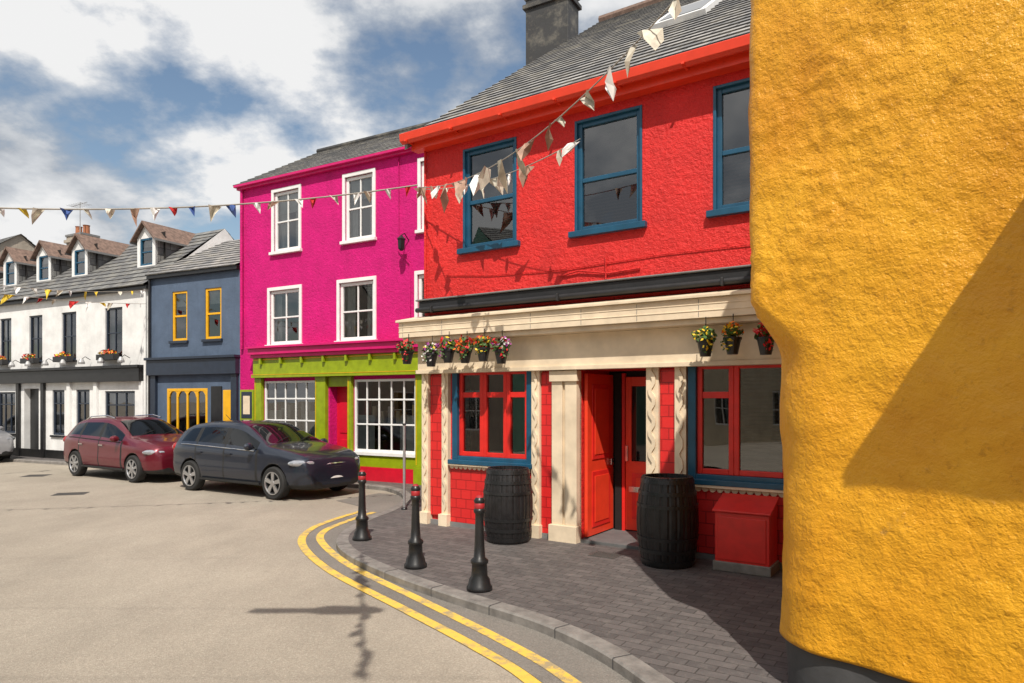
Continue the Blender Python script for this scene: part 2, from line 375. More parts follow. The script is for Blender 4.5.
for a,b,z0,z1 in ((.13,.35,.12,2.1),(.49,1.83,.06,.845),(1.965,2.145,.06,2.1),(3.55,3.73,.06,2.1),(3.875,5.03,.06,.785),(5.17,6.1,.06,2.1),(6.3,8.9,.06,2.1)):
    tp.box(a,b,-.035,-.0,z0,z1,'red_tile_cladding')
tp.build('tile_cladding',red,bevel=.006)
bp=MB(); bp.box(-.01,2.12,-.045,0,-.03,.06,'lead'); bp.box(3.56,L,-.045,0,-.03,.055,'lead'); bp.build('base_course',red)
d=MB()
d.box(2.40,3.5,.86,.90,0,2.2,'interior_dark'); d.box(2.5,3.39,-.02,.85,-.04,.035,'doorstep')
d.box(2.52,2.565,.08,.83,.05,2.08,'red_orange_paint')
for z0,z1 in ((.15,.85),(1.0,1.95)):
    d.box(2.566,2.575,.2,.72,z0,z1,'red_paint'); d.box(2.574,2.582,.26,.66,z0+.06,z1-.06,'red_orange_paint')
d.box(2.57,2.60,.70,.74,.9,.98,'chrome')
d.box(2.60,2.69,.80,.86,.03,2.1,'interior_dark')
d.box(2.70,2.74,.80,.86,.03,2.1,'red_paint')
d.box(2.75,3.36,.81,.85,.05,.95,'red_orange_paint'); d.box(2.75,2.83,.81,.85,.95,2.05,'red_orange_paint'); d.box(3.26,3.36,.81,.85,.95,2.05,'red_orange_paint'); d.box(2.83,3.26,.81,.85,1.93,2.05,'red_orange_paint')
d.box(2.83,3.26,.835,.845,.95,1.93,'car_glass'); d.box(2.84,3.25,.80,.81,.2,.8,'red_paint'); d.box(2.9,3.19,.794,.80,.26,.74,'red_orange_paint')
d.box(2.76,2.79,.77,.81,.95,1.15,'chrome'); d.box(2.8,3.2,.788,.794,.55,.62,'chrome')
d.build('entrance_door',red,bevel=.006)
a=MB(); a.box(.02,L,-.16,-.0,3.03,3.14,'awning_black'); a.box(0,L,-.22,-.0,2.99,3.03,'awning_black'); a.box(-.02,L,-.19,-.0,3.142,3.165,'lead')
for i in range(5): a.box(.3+i*2,.33+i*2,-.26,-.2,2.96,3.05,'awning_black')
a.tube([(.02,-.2,3.01),(L,-.2,3.01)],.035,'awning_black',10)
a.build('awning',red,bevel=.012)
g=MB(); g.box(-.12,L+.1,-.16,-.002,5.30,5.45,'red_orange_paint') 
prof=[(-.17,5.50),(-.17,5.44),(-.2,5.385),(-.26,5.37),(-.31,5.40),(-.325,5.50),(-.31,5.51),(-.295,5.46),(-.25,5.42),(-.2,5.44),(-.19,5.50)]
g.prism(prof,lambda p,s:(-.2+(L+.4)*s,p[0],p[1]),'red_orange_paint')
for i in range(12): g.box(-.1+i*.8,-.07+i*.8,-.335,-.16,5.375,5.40,'red_orange_paint')
g.build('gutter',red,bevel=.004)
dp=MB(); dp.tube([(2.22,-.02,3.3),(2.5,-.03,3.34),(2.9,-.02,3.27),(3.3,-.02,3.29)],.012,'red_render'); dp.tube([(2.86,-.02,3.2),(2.86,-.02,3.5)],.012,'red_render'); dp.tube([(.03,-.03,3.2),(.03,-.03,5.3)],.018,'red_render')
dp.tube([(.4,-.015,3.5),(1.2,-.015,3.42),(2.2,-.015,3.38),(3.6,-.015,3.42),(5.5,-.015,3.40)],.006,'red_render'); dp.build('cable_run',red,smooth=True)
r=MB(); slope(r,-.15,L+.15,-.25,5.46,6,10.0,'slate_roof'); slope(r,-.15,L+.15,12.25,5.46,6,10.0,'slate_roof')
r.prism([(-.25,5.43),(6,9.97),(12.25,5.43),(12.25,5.30),(6,9.82),(-.25,5.30)],lambda p,s:(-.16+.05*s,p[0],p[1]),'lead')
r.build('roof',red,normals=False)
rt=MB(); rt.tube([(-.15+.45*i,6,10.02) for i in range(22)],.1,'clay_roof',8); rt.build('ridge_tiles',red)
sk=MB()
def rp(x,r_,h): 
    k=(10-5.46)/6.25; n=Vector((0,-k,1)).normalized()*h; y=-.25+r_; return (x,y+n.y,5.46+r_*k+n.z)
def rbox(mb,x0,x1,r0,r1,h0,h1,m):
    P=[rp(x0,r0,h0),rp(x1,r0,h0),rp(x1,r1,h0),rp(x0,r1,h0),rp(x0,r0,h1),rp(x1,r0,h1),rp(x1,r1,h1),rp(x0,r1,h1)]
    for q in ((3,2,1,0),(4,5,6,7),(0,1,5,4),(1,2,6,5),(2,3,7,6),(3,0,4,7)): mb.face([P[k] for k in q],m)
rbox(sk,2.45,3.3,2.7,3.7,0,.08,'white_paint'); rbox(sk,2.55,3.2,2.8,3.6,.08,.088,'car_glass'); sk.build('skylight',red)
# ------------------------------------------------------------------ PINK SHOP
pink=empty('pink_shop_building',(-6.74,16.93,0),math.atan2(-.491,.871))
X=lambda s:5.56-s
L=7.6; He=7.0
upp=[(X(4.36),X(3.52),5.28,6.70),(X(2.09),X(1.28),5.28,6.70),(X(-.0),X(-.84),5.28,6.70)]
mid=[(X(4.5),X(3.5),3.07,4.36),(X(2.26),X(1.26),3.07,4.36),(X(.08),X(-.9),3.07,4.36)]
sw=[(X(4.66),X(2.95),.7,2.2),(X(1.80),X(.1),.62,2.2)]
dr=(X(2.55),X(1.97),0,2.05,.25)
w=MB(); wall(w,L,He,[(*o,.1) for o in upp+mid]+[(*o,.06) for o in sw]+[dr],'pink_render'); shell(w,L,5.4,He,8.75,'pink_render'); w.build('walls',pink,normals=False)
fr=MB(); gl=MB()
for o in upp+mid:
    window(fr,gl,*o,.03,'white_paint',fw=.07,hb=(.5,),vb=(.5,),bar=.03,blind=random.choice([0,.35,.5]),curt=True)
    fr.box(o[0]-.07,o[0],-.03,.03,o[2],o[3]+.08,'white_paint'); fr.box(o[1],o[1]+.07,-.03,.03,o[2],o[3]+.08,'white_paint'); fr.box(o[0],o[1],-.028,.03,o[3],o[3]+.08,'white_paint')
    fr.box(o[0]-.1,o[1]+.1,-.08,.03,o[2]-.07,o[2]-.002,'white_paint')
for k,o in enumerate(sw):
    n=5; window(fr,gl,*o,-.02,'white_paint',fw=.05,hb=(.38,.72),vb=[i/n for i in range(1,n)],bar=.03,back='interior_mid',backd=.6)
    gl.face([(o[0],.07,o[2]),(o[0]+.5,.07,o[2]),(o[0]+.5,.07,o[2]+.8),(o[0],.07,o[2]+.8)],'blind_cloth')
    gl.face([(o[1]-.5,.07,o[2]),(o[1],.07,o[2]),(o[1],.07,o[2]+.8),(o[1]-.5,.07,o[2]+.8)],'blind_cloth')
    for i in range(7):
        cx=o[0]+.15+i*.22; gl.box(cx-.05,cx+.05,.2,.3,o[2]+.62,o[2]+.62+random.uniform(.15,.55),random.choice(['petal_red','cream_paint','petal_yellow','teal_paint','petal_white']))
fr.build('window_frames',pink,bevel=.005); gl.build('window_glazing',pink,normals=False)
t=MB()
xa,xb=X(4.95),X(-.6)
t.box(xa,xb,-.28,-.0,2.83,2.97,'magenta_paint'); t.box(xa-.03,xb,-.34,-.0,2.972,3.02,'magenta_paint'); t.box(xa+.02,xb,-.22,-.001,2.75,2.828,'magenta_paint')
t.box(xa+.02,xb,-.14,-.002,2.36,2.748,'green_paint'); t.box(xa,xb,-.18,-.001,2.28,2.358,'green_paint'); t.box(xa,xb,-.187,-.1,2.345,2.357,'yellow_paint'); t.box(xa+.02,xb,-.15,-.1,2.70,2.72,'yellow_paint')
for i in range(9): t.box(xa+.3+i*.68,xa+.36+i*.68,-.21,-.151,2.6,2.747,'green_paint')
for s0,s1 in ((4.93,4.70),(2.92,2.60),(1.94,1.84),(.07,-.3)):
    t.box(X(s0),X(s1),-.1,-.0,.35,2.278,'green_paint'); t.box(X(s0)-.02,X(s1)+.02,-.14,-.0,-.02,.348,'green_paint'); t.box(X(s0)+.02,X(s0)+.035,-.106,-.1,.4,2.2,'yellow_paint')
for o in sw: t.box(o[0]-.04,o[1]+.04,-.09,-.0,o[2]-.07,o[2]-.002,'white_paint'); t.box(o[0]-.01,o[1]+.01,-.05,-.0,.3,o[2]-.072,'green_paint'); t.box(o[0]-.01,o[1]+.01,-.07,-.0,-.02,.298,'crimson_door_paint')
t.box(dr[0]-.02,dr[1]+.02,-.03,.02,2.052,2.27,'green_paint')
t.build('shopfront_trim',pink,bevel=.006)
d=MB(); d.box(dr[0]-.02,dr[1]+.02,.22,.26,-.02,2.06,'crimson_door_paint'); d.box(dr[0]+.1,dr[1]-.1,.205,.22,.2,.85,'crimson_door_paint'); d.box(dr[0]+.1,dr[1]-.1,.205,.22,1.0,1.9,'crimson_door_paint'); d.box(dr[1]-.09,dr[1]-.06,.18,.22,1.,1.1,'chrome'); d.build('entrance_door',pink,bevel=.006)
g=MB(); g.box(-.02,L,-.1,-.0,6.92,6.99,'magenta_paint'); g.box(-.05,L,-.17,-.09,6.97,7.03,'magenta_paint'); g.build('gutter',pink,bevel=.01)
g=MB(); g.tube([(.12,-.06,3.0),(.12,-.06,6.95)],.035,'pink_render',8); g.tube([(L-2.3,-.03,3.0),(L-2.3,-.03,4.6),(L-2.6,-.03,4.9),(L-2.6,-.03,6.9)],.012,'pink_render',6); g.build('downpipe',pink,smooth=True)
r=MB(); slope(r,-.08,L,-.15,7.03,2.7,8.75,'slate_roof'); slope(r,-.08,L,5.55,7.03,2.7,8.75,'slate_roof'); r.build('roof',pink,normals=False)
rt=MB(); rt.tube([(-.08+.45*i,2.7,8.77) for i in range(18)],.08,'slate_dark',8); rt.build('ridge_tiles',pink)
chimney('chimney_stack',pink,7.08,3.1,7.2,11.2,1.1,.6,'slate_dark',2)
e=empty('notice_board',lw(pink,(.32,-.05,1.25)),pink.rotation_euler[2]); m=MB(); m.box(-.24,.24,-.02,.04,0,.75,'green_paint'); m.box(-.19,.19,-.026,-.019,.05,.7,'navy_paint'); m.box(-.12,.12,-.03,-.025,.15,.6,'cream_paint'); m.build('panel',e,bevel=.005)
# ------------------------------------------------------------------ BLUE BUILDING
blue=empty('blue_townhouse',(-9.74,18.38,0),math.atan2(-.435,.9))
X=lambda s:3.336-s
L=3.336; He=5.1
ub=[(X(2.47),X(1.90),3.3,4.6),(X(1.24),X(.66),3.3,4.6)]
sb=(X(2.66),X(1.15),.7,2.05)
w=MB(); wall(w,L,He,[(*o,.1) for o in ub]+[(*sb,.06)],'slate_blue_render'); shell(w,L,5,He,6.55,'slate_blue_render'); w.build('walls',blue,normals=False)
fr=MB(); gl=MB()
for o in ub:
    window(fr,gl,*o,.02,'yellow_paint',fw=.06,hb=(.5,),vb=(),bar=.04,blind=.3); fr.box(o[0]-.06,o[1]+.06,-.07,.03,o[2]-.07,o[2]-.002,'navy_paint')
window(fr,gl,*sb,-.01,'yellow_paint',fw=.07,hb=(),vb=(.25,.5,.75),bar=.06,back='interior_mid')
n=4; wx=(sb[1]-sb[0]-.14)/n
for i in range(n):
    cx=sb[0]+.07+(i+.5)*wx; r0=wx/2-.015
    arc=[(cx+r0*math.cos(t_),sb[3]-.07-r0+r0*math.sin(t_)) for t_ in [math.pi*k/10 for k in range(11)]]
    fr.prism(arc+[(cx-r0-.015,sb[3]-.07-r0),(cx-r0-.015,sb[3]-.06),(cx+r0+.015,sb[3]-.06),(cx+r0+.015,sb[3]-.07-r0)],lambda p,s:(p[0],.0+.04*s,p[1]),'yellow_paint')
fr.build('window_frames',blue,bevel=.004); gl.build('window_glazing',blue,normals=False)
t=MB(); t.box(.02,L-.02,-.14,-.0,2.4,2.8,'navy_paint'); t.box(0,L,-.2,-.0,2.802,2.87,'navy_paint'); t.box(.1,.3,-.08,0,0,2.398,'navy_paint'); t.box(L-.25,L-.05,-.08,0,0,2.398,'navy_paint')
t.box(X(1.0),X(.62),-.03,0,.02,2.1,'black_paint'); t.box(X(.55),X(.28),-.05,0,1.0,2.0,'yellow_paint'); t.box(sb[0]-.05,sb[1]+.05,-.06,0,.0,.66,'navy_paint')
t.box(0,L,-.12,0,4.98,5.08,'black_paint'); t.tube([(.06,-.07,.0),(.06,-.07,5.0)],.035,'black_paint'); t.build('shopfront_trim',blue,bevel=.008)
r=MB(); slope(r,0,L,-.15,5.08,2.5,6.55,'slate_roof'); slope(r,0,L,5.15,5.08,2.5,6.55,'slate_roof'); r.build('roof',blue,normals=False)
chimney('chimney_stack',blue,2.9,2.3,5.9,7.75,.95,.6,'stone_render',2)
# ------------------------------------------------------------------ WHITE TERRACE
white=empty('white_terrace_building',(-21.27,24.39,0),math.atan2(-.462,.887))
X=lambda s:13-s
L=13; He=4.85
uw=[(X(b),X(a),2.92,4.34) for a,b in ((1.21,2.0),(3.37,4.1),(5.11,5.83),(6.83,7.5),(8.6,9.3),(10.6,11.3))]
gws=[(X(2.0),X(.66),.7,2.0),(X(3.37),X(2.72),.7,2.05),(X(4.58),X(3.96),.7,2.05),(X(7.6),X(6.6),.7,2.0),(X(9.5),X(8.5),.7,2.0)]
drw=(X(6.1),X(5.3),0,2.1,.2)
w=MB(); wall(w,L,He,[(*o,.1) for o in uw+gws]+[drw],'white_render'); shell(w,L,4.8,He,6.9,'white_render'); w.build('walls',white,normals=False)
fr=MB(); gl=MB()
for o in uw: window(fr,gl,*o,.04,'navy_paint',fw=.05,hb=(.5,),vb=(.5,),bar=.025,curt=True,blind=random.choice([0,.4])); fr.box(o[0]-.05,o[1]+.05,-.06,.04,o[2]-.06,o[2]-.002,'black_paint')
for o in gws: window(fr,gl,*o,.03,'navy_paint',fw=.06,hb=(.7,),vb=(.33,.66) if o[1]-o[0]>.9 else (.5,),bar=.03,back='interior_mid',curt=True); fr.box(o[0]-.05,o[1]+.05,-.05,.03,o[2]-.06,o[2]-.002,'black_paint')
fr.build('window_frames',white,bevel=.004); gl.build('window_glazing',white,normals=False)
t=MB(); t.box(.02,X(.25),-.16,0,2.26,2.62,'black_paint'); t.box(0,X(.2),-.24,0,2.622,2.7,'black_paint')
for s_ in (.3,2.35,3.65,5.0,6.35,8.0): t.box(X(s_)-.08,X(s_)+.08,-.08,0,0,2.258,'black_paint' if s_>4.8 else 'white_paint')
t.box(0,L,-.03,-.0,-.02,.25,'black_paint'); t.box(drw[0],drw[1],.17,.2,0,2.1,'black_paint'); t.box(0,L,-.12,0,4.74,4.84,'black_paint'); t.tube([(X(.12),-.07,.0),(X(.12),-.07,4.8)],.035,'white_paint')
t.build('shopfront_trim',white,bevel=.008)
sl=MB()
for k in range(8):
    x=X(.8+k*.9); sl.lathe([(0,.1),(.04,.1),(.09,.0),(.09,-.05),(0,-.05)],(x,-.3,2.82),10,'galvanised'); sl.tube([(x,-.3,2.9),(x,-.2,2.98),(x,-.05,2.9)],.01,'black_paint')
sl.build('fascia_lanterns',white)
r=MB(); slope(r,-.0,L,-.2,4.84,2.4,6.9,'slate_dark'); slope(r,0,L,5.0,4.84,2.4,6.9,'slate_dark'); r.build('roof',white,normals=False)
dm=MB(); dg=MB()
for xc in (11.75,8.53,6.58,4.6,2.3):
    a,b=xc-.4,xc+.4; y0=.75
    dm.face([(a,y0,5.3),(a,2.2,5.3),(a,2.2,6.42),(a,y0,6.42)],'slate_dark',[(0,0),(1.4,0),(1.4,1.1),(0,1.1)]); dm.face([(b,y0,5.3),(b,2.2,5.3),(b,2.2,6.42),(b,y0,6.42)],'slate_dark',[(0,0),(1.4,0),(1.4,1.1),(0,1.1)])
    dm.box(a,a+.12,y0-.02,y0+.06,5.35,6.42,'white_paint'); dm.box(b-.12,b,y0-.02,y0+.06,5.35,6.42,'white_paint'); dm.box(a+.12,b-.12,y0-.018,y0+.06,5.35,5.62,'white_paint')
    dm.face([(a-.05,y0,6.40),(b+.05,y0,6.40),(xc,y0,6.86)],'white_render')
    window(dm,dg,a+.12,b-.12,5.62,6.4,y0+.0,'teal_paint',fw=.05,hb=(.5,),bar=.03,backd=.25,blind=.3)
    for sx in (-1,1):
        e0=(xc+sx*.55,6.33); rg=(xc,6.88)
        dm.face([(e0[0],y0-.15,e0[1]),(e0[0],2.0,e0[1]),(rg[0],2.6,rg[1]),(rg[0],y0-.15,rg[1])],'clay_roof')
        dm.face([(e0[0],y0-.155,e0[1]-.06),(rg[0],y0-.155,rg[1]-.06),(rg[0],y0-.155,rg[1]),(e0[0],y0-.155,e0[1])],'clay_roof')
        dm.face([(e0[0],y0-.15,e0[1]-.06),(e0[0],2.0,e0[1]-.06),(e0[0],2.0,e0[1]),(e0[0],y0-.15,e0[1])],'lead')
dm.build('dormers',white,normals=False); dg.build('dormer_glazing',white,normals=False)
chimney('chimney_stack',white,5.5,2.6,6.5,7.5,.9,.6,'stone_render',2,aerial=True)
far=empty('grey_far_house',(-31.5,30.2,0),math.atan2(-.52,.855)); w=MB(); ops=[(1+2.2*i,1.9+2.2*i,z,z+1.3) for i in range(5) for z in (.9,3.3)]
wall(w,12,5.6,[(*o,.1) for o in ops],'stone_render'); shell(w,12,7,5.6,8.3,'stone_render'); w.build('walls',far,normals=False); fr=MB(); gl=MB()
for o in ops: window(fr,gl,*o,.04,'white_paint',curt=True)
fr.build('window_frames',far); gl.build('window_glazing',far,normals=False); r=MB(); slope(r,-.1,12.1,-.2,5.6,3.5,8.3,'slate_dark'); slope(r,-.1,12.1,7.2,5.6,3.5,8.3,'slate_dark'); r.build('roof',far,normals=False)
for o in uw[:4]:
    e=empty('window_box_flowers',lw(white,((o[0]+o[1])/2,-.17,o[2]+.02)),white.rotation_euler[2])
    b_=MB(); hw=(o[1]-o[0])/2; b_.box(-hw,hw,-.09,.09,-.08,.08,'black_paint'); b_.build('planter',e,bevel=.008)
    f=MB(); f.clump((0,-.02,.12),(hw*.95,.13,.1),160,.035,['leaf_green','leaf_green','petal_red','petal_orange','petal_yellow']); f.build('flowers',e,normals=False)

# ------------------------------------------------------------------ street opposite / behind (seen in reflections)
def plain_house(name,org,ang,L,He,mm,fm):
    e=empty(name,org,ang); w=MB(); fr=MB(); gl=MB(); n=int(L/2.4); ops=[]
    for i in range(n):
        cx=(i+.5)*L/n
        for z in (.8,3.4): ops.append((cx-.45,cx+.45,z,z+1.35))
    wall(w,L,He,[(*o,.1) for o in ops],mm); shell(w,L,7,He,He+2.2,mm); w.build('walls',e,normals=False)
    for o in ops: window(fr,gl,*o,.04,fm,hb=(.5,),vb=(.5,),curt=True)
    fr.build('window_frames',e); gl.build('window_glazing',e,normals=False)
    r=MB(); slope(r,0,L,-.2,He,3.5,He+2.2,'slate_dark'); slope(r,0,L,7.2,He,3.5,He+2.2,'slate_dark'); r.build('roof',e,normals=False)
plain_house('cream_townhouse',(-14,-14,-.08),math.pi/2,9,6,'cream_render','white_paint')
plain_house('green_townhouse',(-14,-5,-.08),math.pi/2,8,6.6,'green_render','white_paint')
plain_house('stone_townhouse',(-14,3,-.08),math.pi/2,8,5.6,'stone_render','white_paint')
plain_house('white_townhouse',(12,-13,-.08),math.pi,13,6.2,'white_render','navy_paint')
plain_house('cream_townhouse',(-1,-13,-.08),math.pi,12,5.6,'cream_render','teal_paint')

# ------------------------------------------------------------------ YELLOW BUILDING
yb=empty('yellow_corner_building',(0,0,0),0)
B0=Vector((1.6,4.04)); T=Vector((-.64,.77)); W_=Vector((.77,.64)); YH=4.55
def yring(z,off=0.0):
    s=min(1,max(0,(z-1.98)/.42)); s=s*s*(3-2*s)
    r=.42*(1-s)+.10*s; tc=.172*(1-s)+.250*s
    pts=[]; tt=-5.0; n=200
    for i in range(n+1):
        q=i/n; q=1-(1-q)**1.35; pts.append((tt+(tc-r-tt)*q,0,0,-1))
    for i in range(1,17):
        a=math.pi/2*i/16; pts.append((tc-r+r*math.sin(a),r-r*math.cos(a),math.sin(a),-math.cos(a)))
    for i in range(1,31): pts.append((tc,r+2.2*i/30,1,0))
    out=[]
    for a,b,na,nb in pts:
        p=B0+T*(a-na*off)+W_*(b-nb*off); nn=T*na+W_*nb
        nz=lambda f,o=0: noise.noise(Vector((p.x*f+o,p.y*f,z*f)))
        mask=max(0,min(1,(nz(1.3,9)+.02)*6)); mask2=max(0,min(1,(nz(1.9,33)+.05)*5))
        d=.030*nz(1.2)+.014*nz(3.4)+.006*nz(8)+.009*nz(11,3)*mask+ .006*nz(20)*(.2+mask)+.007*nz(30,5)*mask*mask2
        out.append((p.x+nn.x*d,p.y+nn.y*d,z))
    return out
def loft(rings,m,name,par):
    mb=MB(); k=len(rings[0])
    for rg in rings: mb.v+=rg
    mb.mi(m)
    for j in range(len(rings)-1):
        for i in range(k-1):
            mb.f.append([j*k+i,j*k+i+1,(j+1)*k+i+1,(j+1)*k+i]); mb.m.append(0); mb.uv.append(None)
    return mb.build(name,par,smooth=True,normals=False)
loft([yring(.30,.05),yring(.3,.0)]+[yring(.3+.02*i) for i in range(1,214)],'yellow_plaster','walls',yb)
loft([yring(-.08,.03),yring(.1,.03),yring(.31,.03)],'dark_plinth','plinth',yb)
def yp(tt,ww,z): p=B0+T*tt+W_*ww; return (p.x,p.y,z)
c=MB()
P=[yp(.32,-.08,YH),yp(-5.2,-.08,YH),yp(-5.2,5,YH),yp(.32,5,YH)]
c.face(P,'black_paint'); ra,rb=yp(.32,2.4,YH+1.5),yp(-5.2,2.4,YH+1.5)
c.face([P[0],P[1],rb,ra],'slate_dark',[(0,0),(5.5,0),(5.5,3),(0,3)]); c.face([P[2],P[3],ra,rb],'slate_dark',[(0,0),(5.5,0),(5.5,3),(0,3)]); c.face([P[0],ra,P[3]],'yellow_plaster'); c.face([P[1],P[2],rb],'yellow_plaster')
c.face([yp(.25,2.2,-.1),yp(.25,5,-.1),yp(.25,5,YH),yp(.25,2.2,YH)],'yellow_plaster'); c.face([yp(-5,.0,-.1),yp(-5,5,-.1),yp(-5,5,YH),yp(-5,.0,YH)],'yellow_plaster'); c.face([yp(-5,5,-.1),yp(.25,5,-.1),yp(.25,5,YH),yp(-5,5,YH)],'yellow_plaster')
c.build('roof',yb,normals=False)
cn=MB(); q=[yp(-1.6,.05,0),yp(-3.6,.05,0),yp(-3.6,-.93,0),yp(-1.6,-.93,0)]  # unseen slab, added out of view to throw the diagonal shadow down this wall
cn.prism(q,lambda p,s:(p[0],p[1],3.37-.1*s),'black_paint')
cn.prism([yp(-1.75,.04,0),yp(-1.7,.04,0),yp(-1.7,-.8,0),yp(-1.75,-.8,0)],lambda p,s:(p[0],p[1],3.26-.05*s),'black_paint'); cn.build('shadow_canopy',yb,bevel=.01)
dd=MB(); q=[yp(-2.1,-.03,0),yp(-3.1,-.03,0),yp(-3.1,.02,0),yp(-2.1,.02,0)]; dd.prism(q,lambda p,s:(p[0],p[1],2.2*s),'navy_paint')
q=[yp(-2.25,-.05,0),yp(-2.95,-.05,0),yp(-2.95,-.03,0),yp(-2.25,-.03,0)]; dd.prism(q,lambda p,s:(p[0],p[1],1.1+.9*s),'car_glass'); dd.build('entrance_door',yb)

# ------------------------------------------------------------------ GROUND
def sheet(name,pts,z,m):
    mb=MB(); mb.face([(p[0],p[1],z) for p in pts],m); o=mb.build(name,normals=False); 
    if o.data.polygons[0].normal.z<0: o.data.flip_normals()
    return o
sheet('road',[(-450,-450),(450,-450),(450,450),(-450,450)],-.08,'road_asphalt')
def cr(P,n=8):
    o=[]
    for i in range(len(P)-1):
        p0=Vector(P[max(i-1,0)]);p1=Vector(P[i]);p2=Vector(P[i+1]);p3=Vector(P[min(i+2,len(P)-1)])
        for k in range(n):
            t=k/n; o.append(.5*((2*p1)+(p2-p0)*t+(2*p0-5*p1+4*p2-p3)*t*t+(3*p1-p0-3*p2+p3)*t**3))
    o.append(Vector(P[-1])); return o
K=[(1.9,-11.5),(1.75,-2),(1.6,1),(1.3,2.9),(.87,4.15),(.57,4.85),(.147,5.45),(-.565,6.15),(-1.29,6.95),(-1.95,7.9),(-2.25,8.8),(-2.22,9.9),(-1.98,11.0),(-1.98,12.4),(-2.4,13.5),(-3.2,14.15),(-7.08,16.3),(-9.95,17.95),(-22,23.6),(-40,33)]
KC=cr(K)
def offs(P,d):
    o=[]
    for i,p in enumerate(P):
        t=(P[min(i+1,len(P)-1)]-P[max(i-1,0)]).normalized(); o.append(p+Vector((t.y,-t.x))*d)
    return o
KI=offs(KC,.15)
sheet('pavement',[tuple(p) for p in offs(KC,.14)]+[(-40,80),(60,80),(60,-11.5)],0,'brick_pavers')
kb=MB()
for i in range(len(KC)-1):
    a,b,c_,d_=KC[i],KC[i+1],KI[i+1],KI[i]; u1=(c_-b)*.1; u0=(d_-a)*.1
    kb.face([(a.x,a.y,-.012),(b.x,b.y,-.012),(b.x+u1.x,b.y+u1.y,.002),(a.x+u0.x,a.y+u0.y,.002)],'kerb_granite')
    kb.face([(a.x+u0.x,a.y+u0.y,.002),(b.x+u1.x,b.y+u1.y,.002),(c_.x,c_.y,.004),(d_.x,d_.y,.004)],'kerb_granite'); kb.face([(a.x,a.y,-.09),(b.x,b.y,-.09),(b.x,b.y,-.012),(a.x,a.y,-.012)],'kerb_granite')
acc=0
for i in range(1,len(KC)-1):
    acc+=(KC[i]-KC[i-1]).length
    if acc>.7 and i<130:
        acc=0; a=KC[i]; c_=KI[i]; t=(KC[i+1]-KC[i]).normalized()*.010; n_=(KC[i]-KI[i]).normalized()*.002
        kb.face([(a.x,a.y,.005),(a.x+t.x,a.y+t.y,.005),(c_.x+t.x,c_.y+t.y,.0065),(c_.x,c_.y,.0065)],'dark_plinth'); kb.face([(a.x+n_.x,a.y+n_.y,-.08),(a.x+t.x+n_.x,a.y+t.y+n_.y,-.08),(a.x+t.x+n_.x,a.y+t.y+n_.y,0),(a.x+n_.x,a.y+n_.y,0)],'dark_plinth')
kb.build('kerb',normals=False)
A=[(-2.45,11.3),(-2.72,10.4),(-2.84,9.6),(-2.66,8.65),(-1.98,7.35),(-.985,6.01),(-.31,5.10),(.13,4.41),(.65,3.2),(.92,2),(1.1,0),(1.3,-9)]
Bl=[(-2.25,11.1),(-2.5,10.2),(-2.61,9.5),(-2.45,8.78),(-1.80,7.55),(-.80,6.18),(-.09,5.2),(.37,4.45),(.90,3.15),(1.17,1.9),(1.35,0),(1.55,-9)]
gp=[tuple(p) for p in cr([(-3.2,12.4)]+[(p[0]+.05,p[1]+.03) for p in A])]
kk=[p for p in KC if -9<p.y<13.2 and p.x>-2.6]
sheet('road_edge_strip',gp+[(p.x,p.y) for p in kk]+[(-2.6,13.4)],-.076,'gutter_asphalt')
def strip(mb,P,wd,z,m):
    a=offs(P,wd/2); b=offs(P,-wd/2)
    for i in range(len(P)-1): mb.face([(a[i].x,a[i].y,z),(b[i].x,b[i].y,z),(b[i+1].x,b[i+1].y,z),(a[i+1].x,a[i+1].y,z)],m)
yl=MB(); strip(yl,cr(A),.10,-.072,'yellow_line_paint'); strip(yl,cr(Bl),.10,-.072,'yellow_line_paint'); yl.build('double_yellow_lines',normals=False)
def cover(x,y,z,sx,sy,rot,name='manhole_cover'):
    mb=MB(); mb.box(-sx,sx,-sy,sy,-.01,.004,'cast_iron')
    for i in range(5): mb.box(-sx*.85,sx*.85,-sy*.8+i*sy*.4-.008,-sy*.8+i*sy*.4+.008,.004,.008,'cast_iron')
    o=mb.build(name); o.location=(x,y,z); o.rotation_euler=(0,0,rot)
cover(1.05,7.7,0.0,.16,.12,-.58); cover(-8.6,13.3,-.08,.28,.2,.3); cover(-11.5,16.5,-.08,.25,.25,.2)

# ------------------------------------------------------------------ STREET FURNITURE
def bollard(x,y):
    e=empty('bollard',(x,y,0)); m=MB()
    m.lathe([(0,0),(.12,0),(.12,.03),(.105,.05),(.095,.10),(.076,.13),(.07,.24),(.082,.25),(.082,.275),(.054,.30),(.046,.42),(.040,.62),(.040,.70),(.054,.715),(.054,.74),(.044,.75)],(0,0,0),20,'black_paint')
    m.lathe([(.044,.80),(.052,.81),(.052,.825),(.035,.85),(.018,.868),(.0,.872)],(0,0,0),20,'black_paint'); m.build('post',e,smooth=True)
    b=MB(); b.lathe([(.044,.75),(.047,.755),(.048,.795),(.044,.80)],(0,0,0),20,'dull_red_paint'); b.lathe([(.035,.8505),(.020,.8685),(.0,.8725)],(0,0,.001),20,'dull_red_paint'); b.build('cap',e,smooth=True)
for p in ((-.30,6.30),(-1.01,7.15),(-1.88,8.56)): bollard(*p)
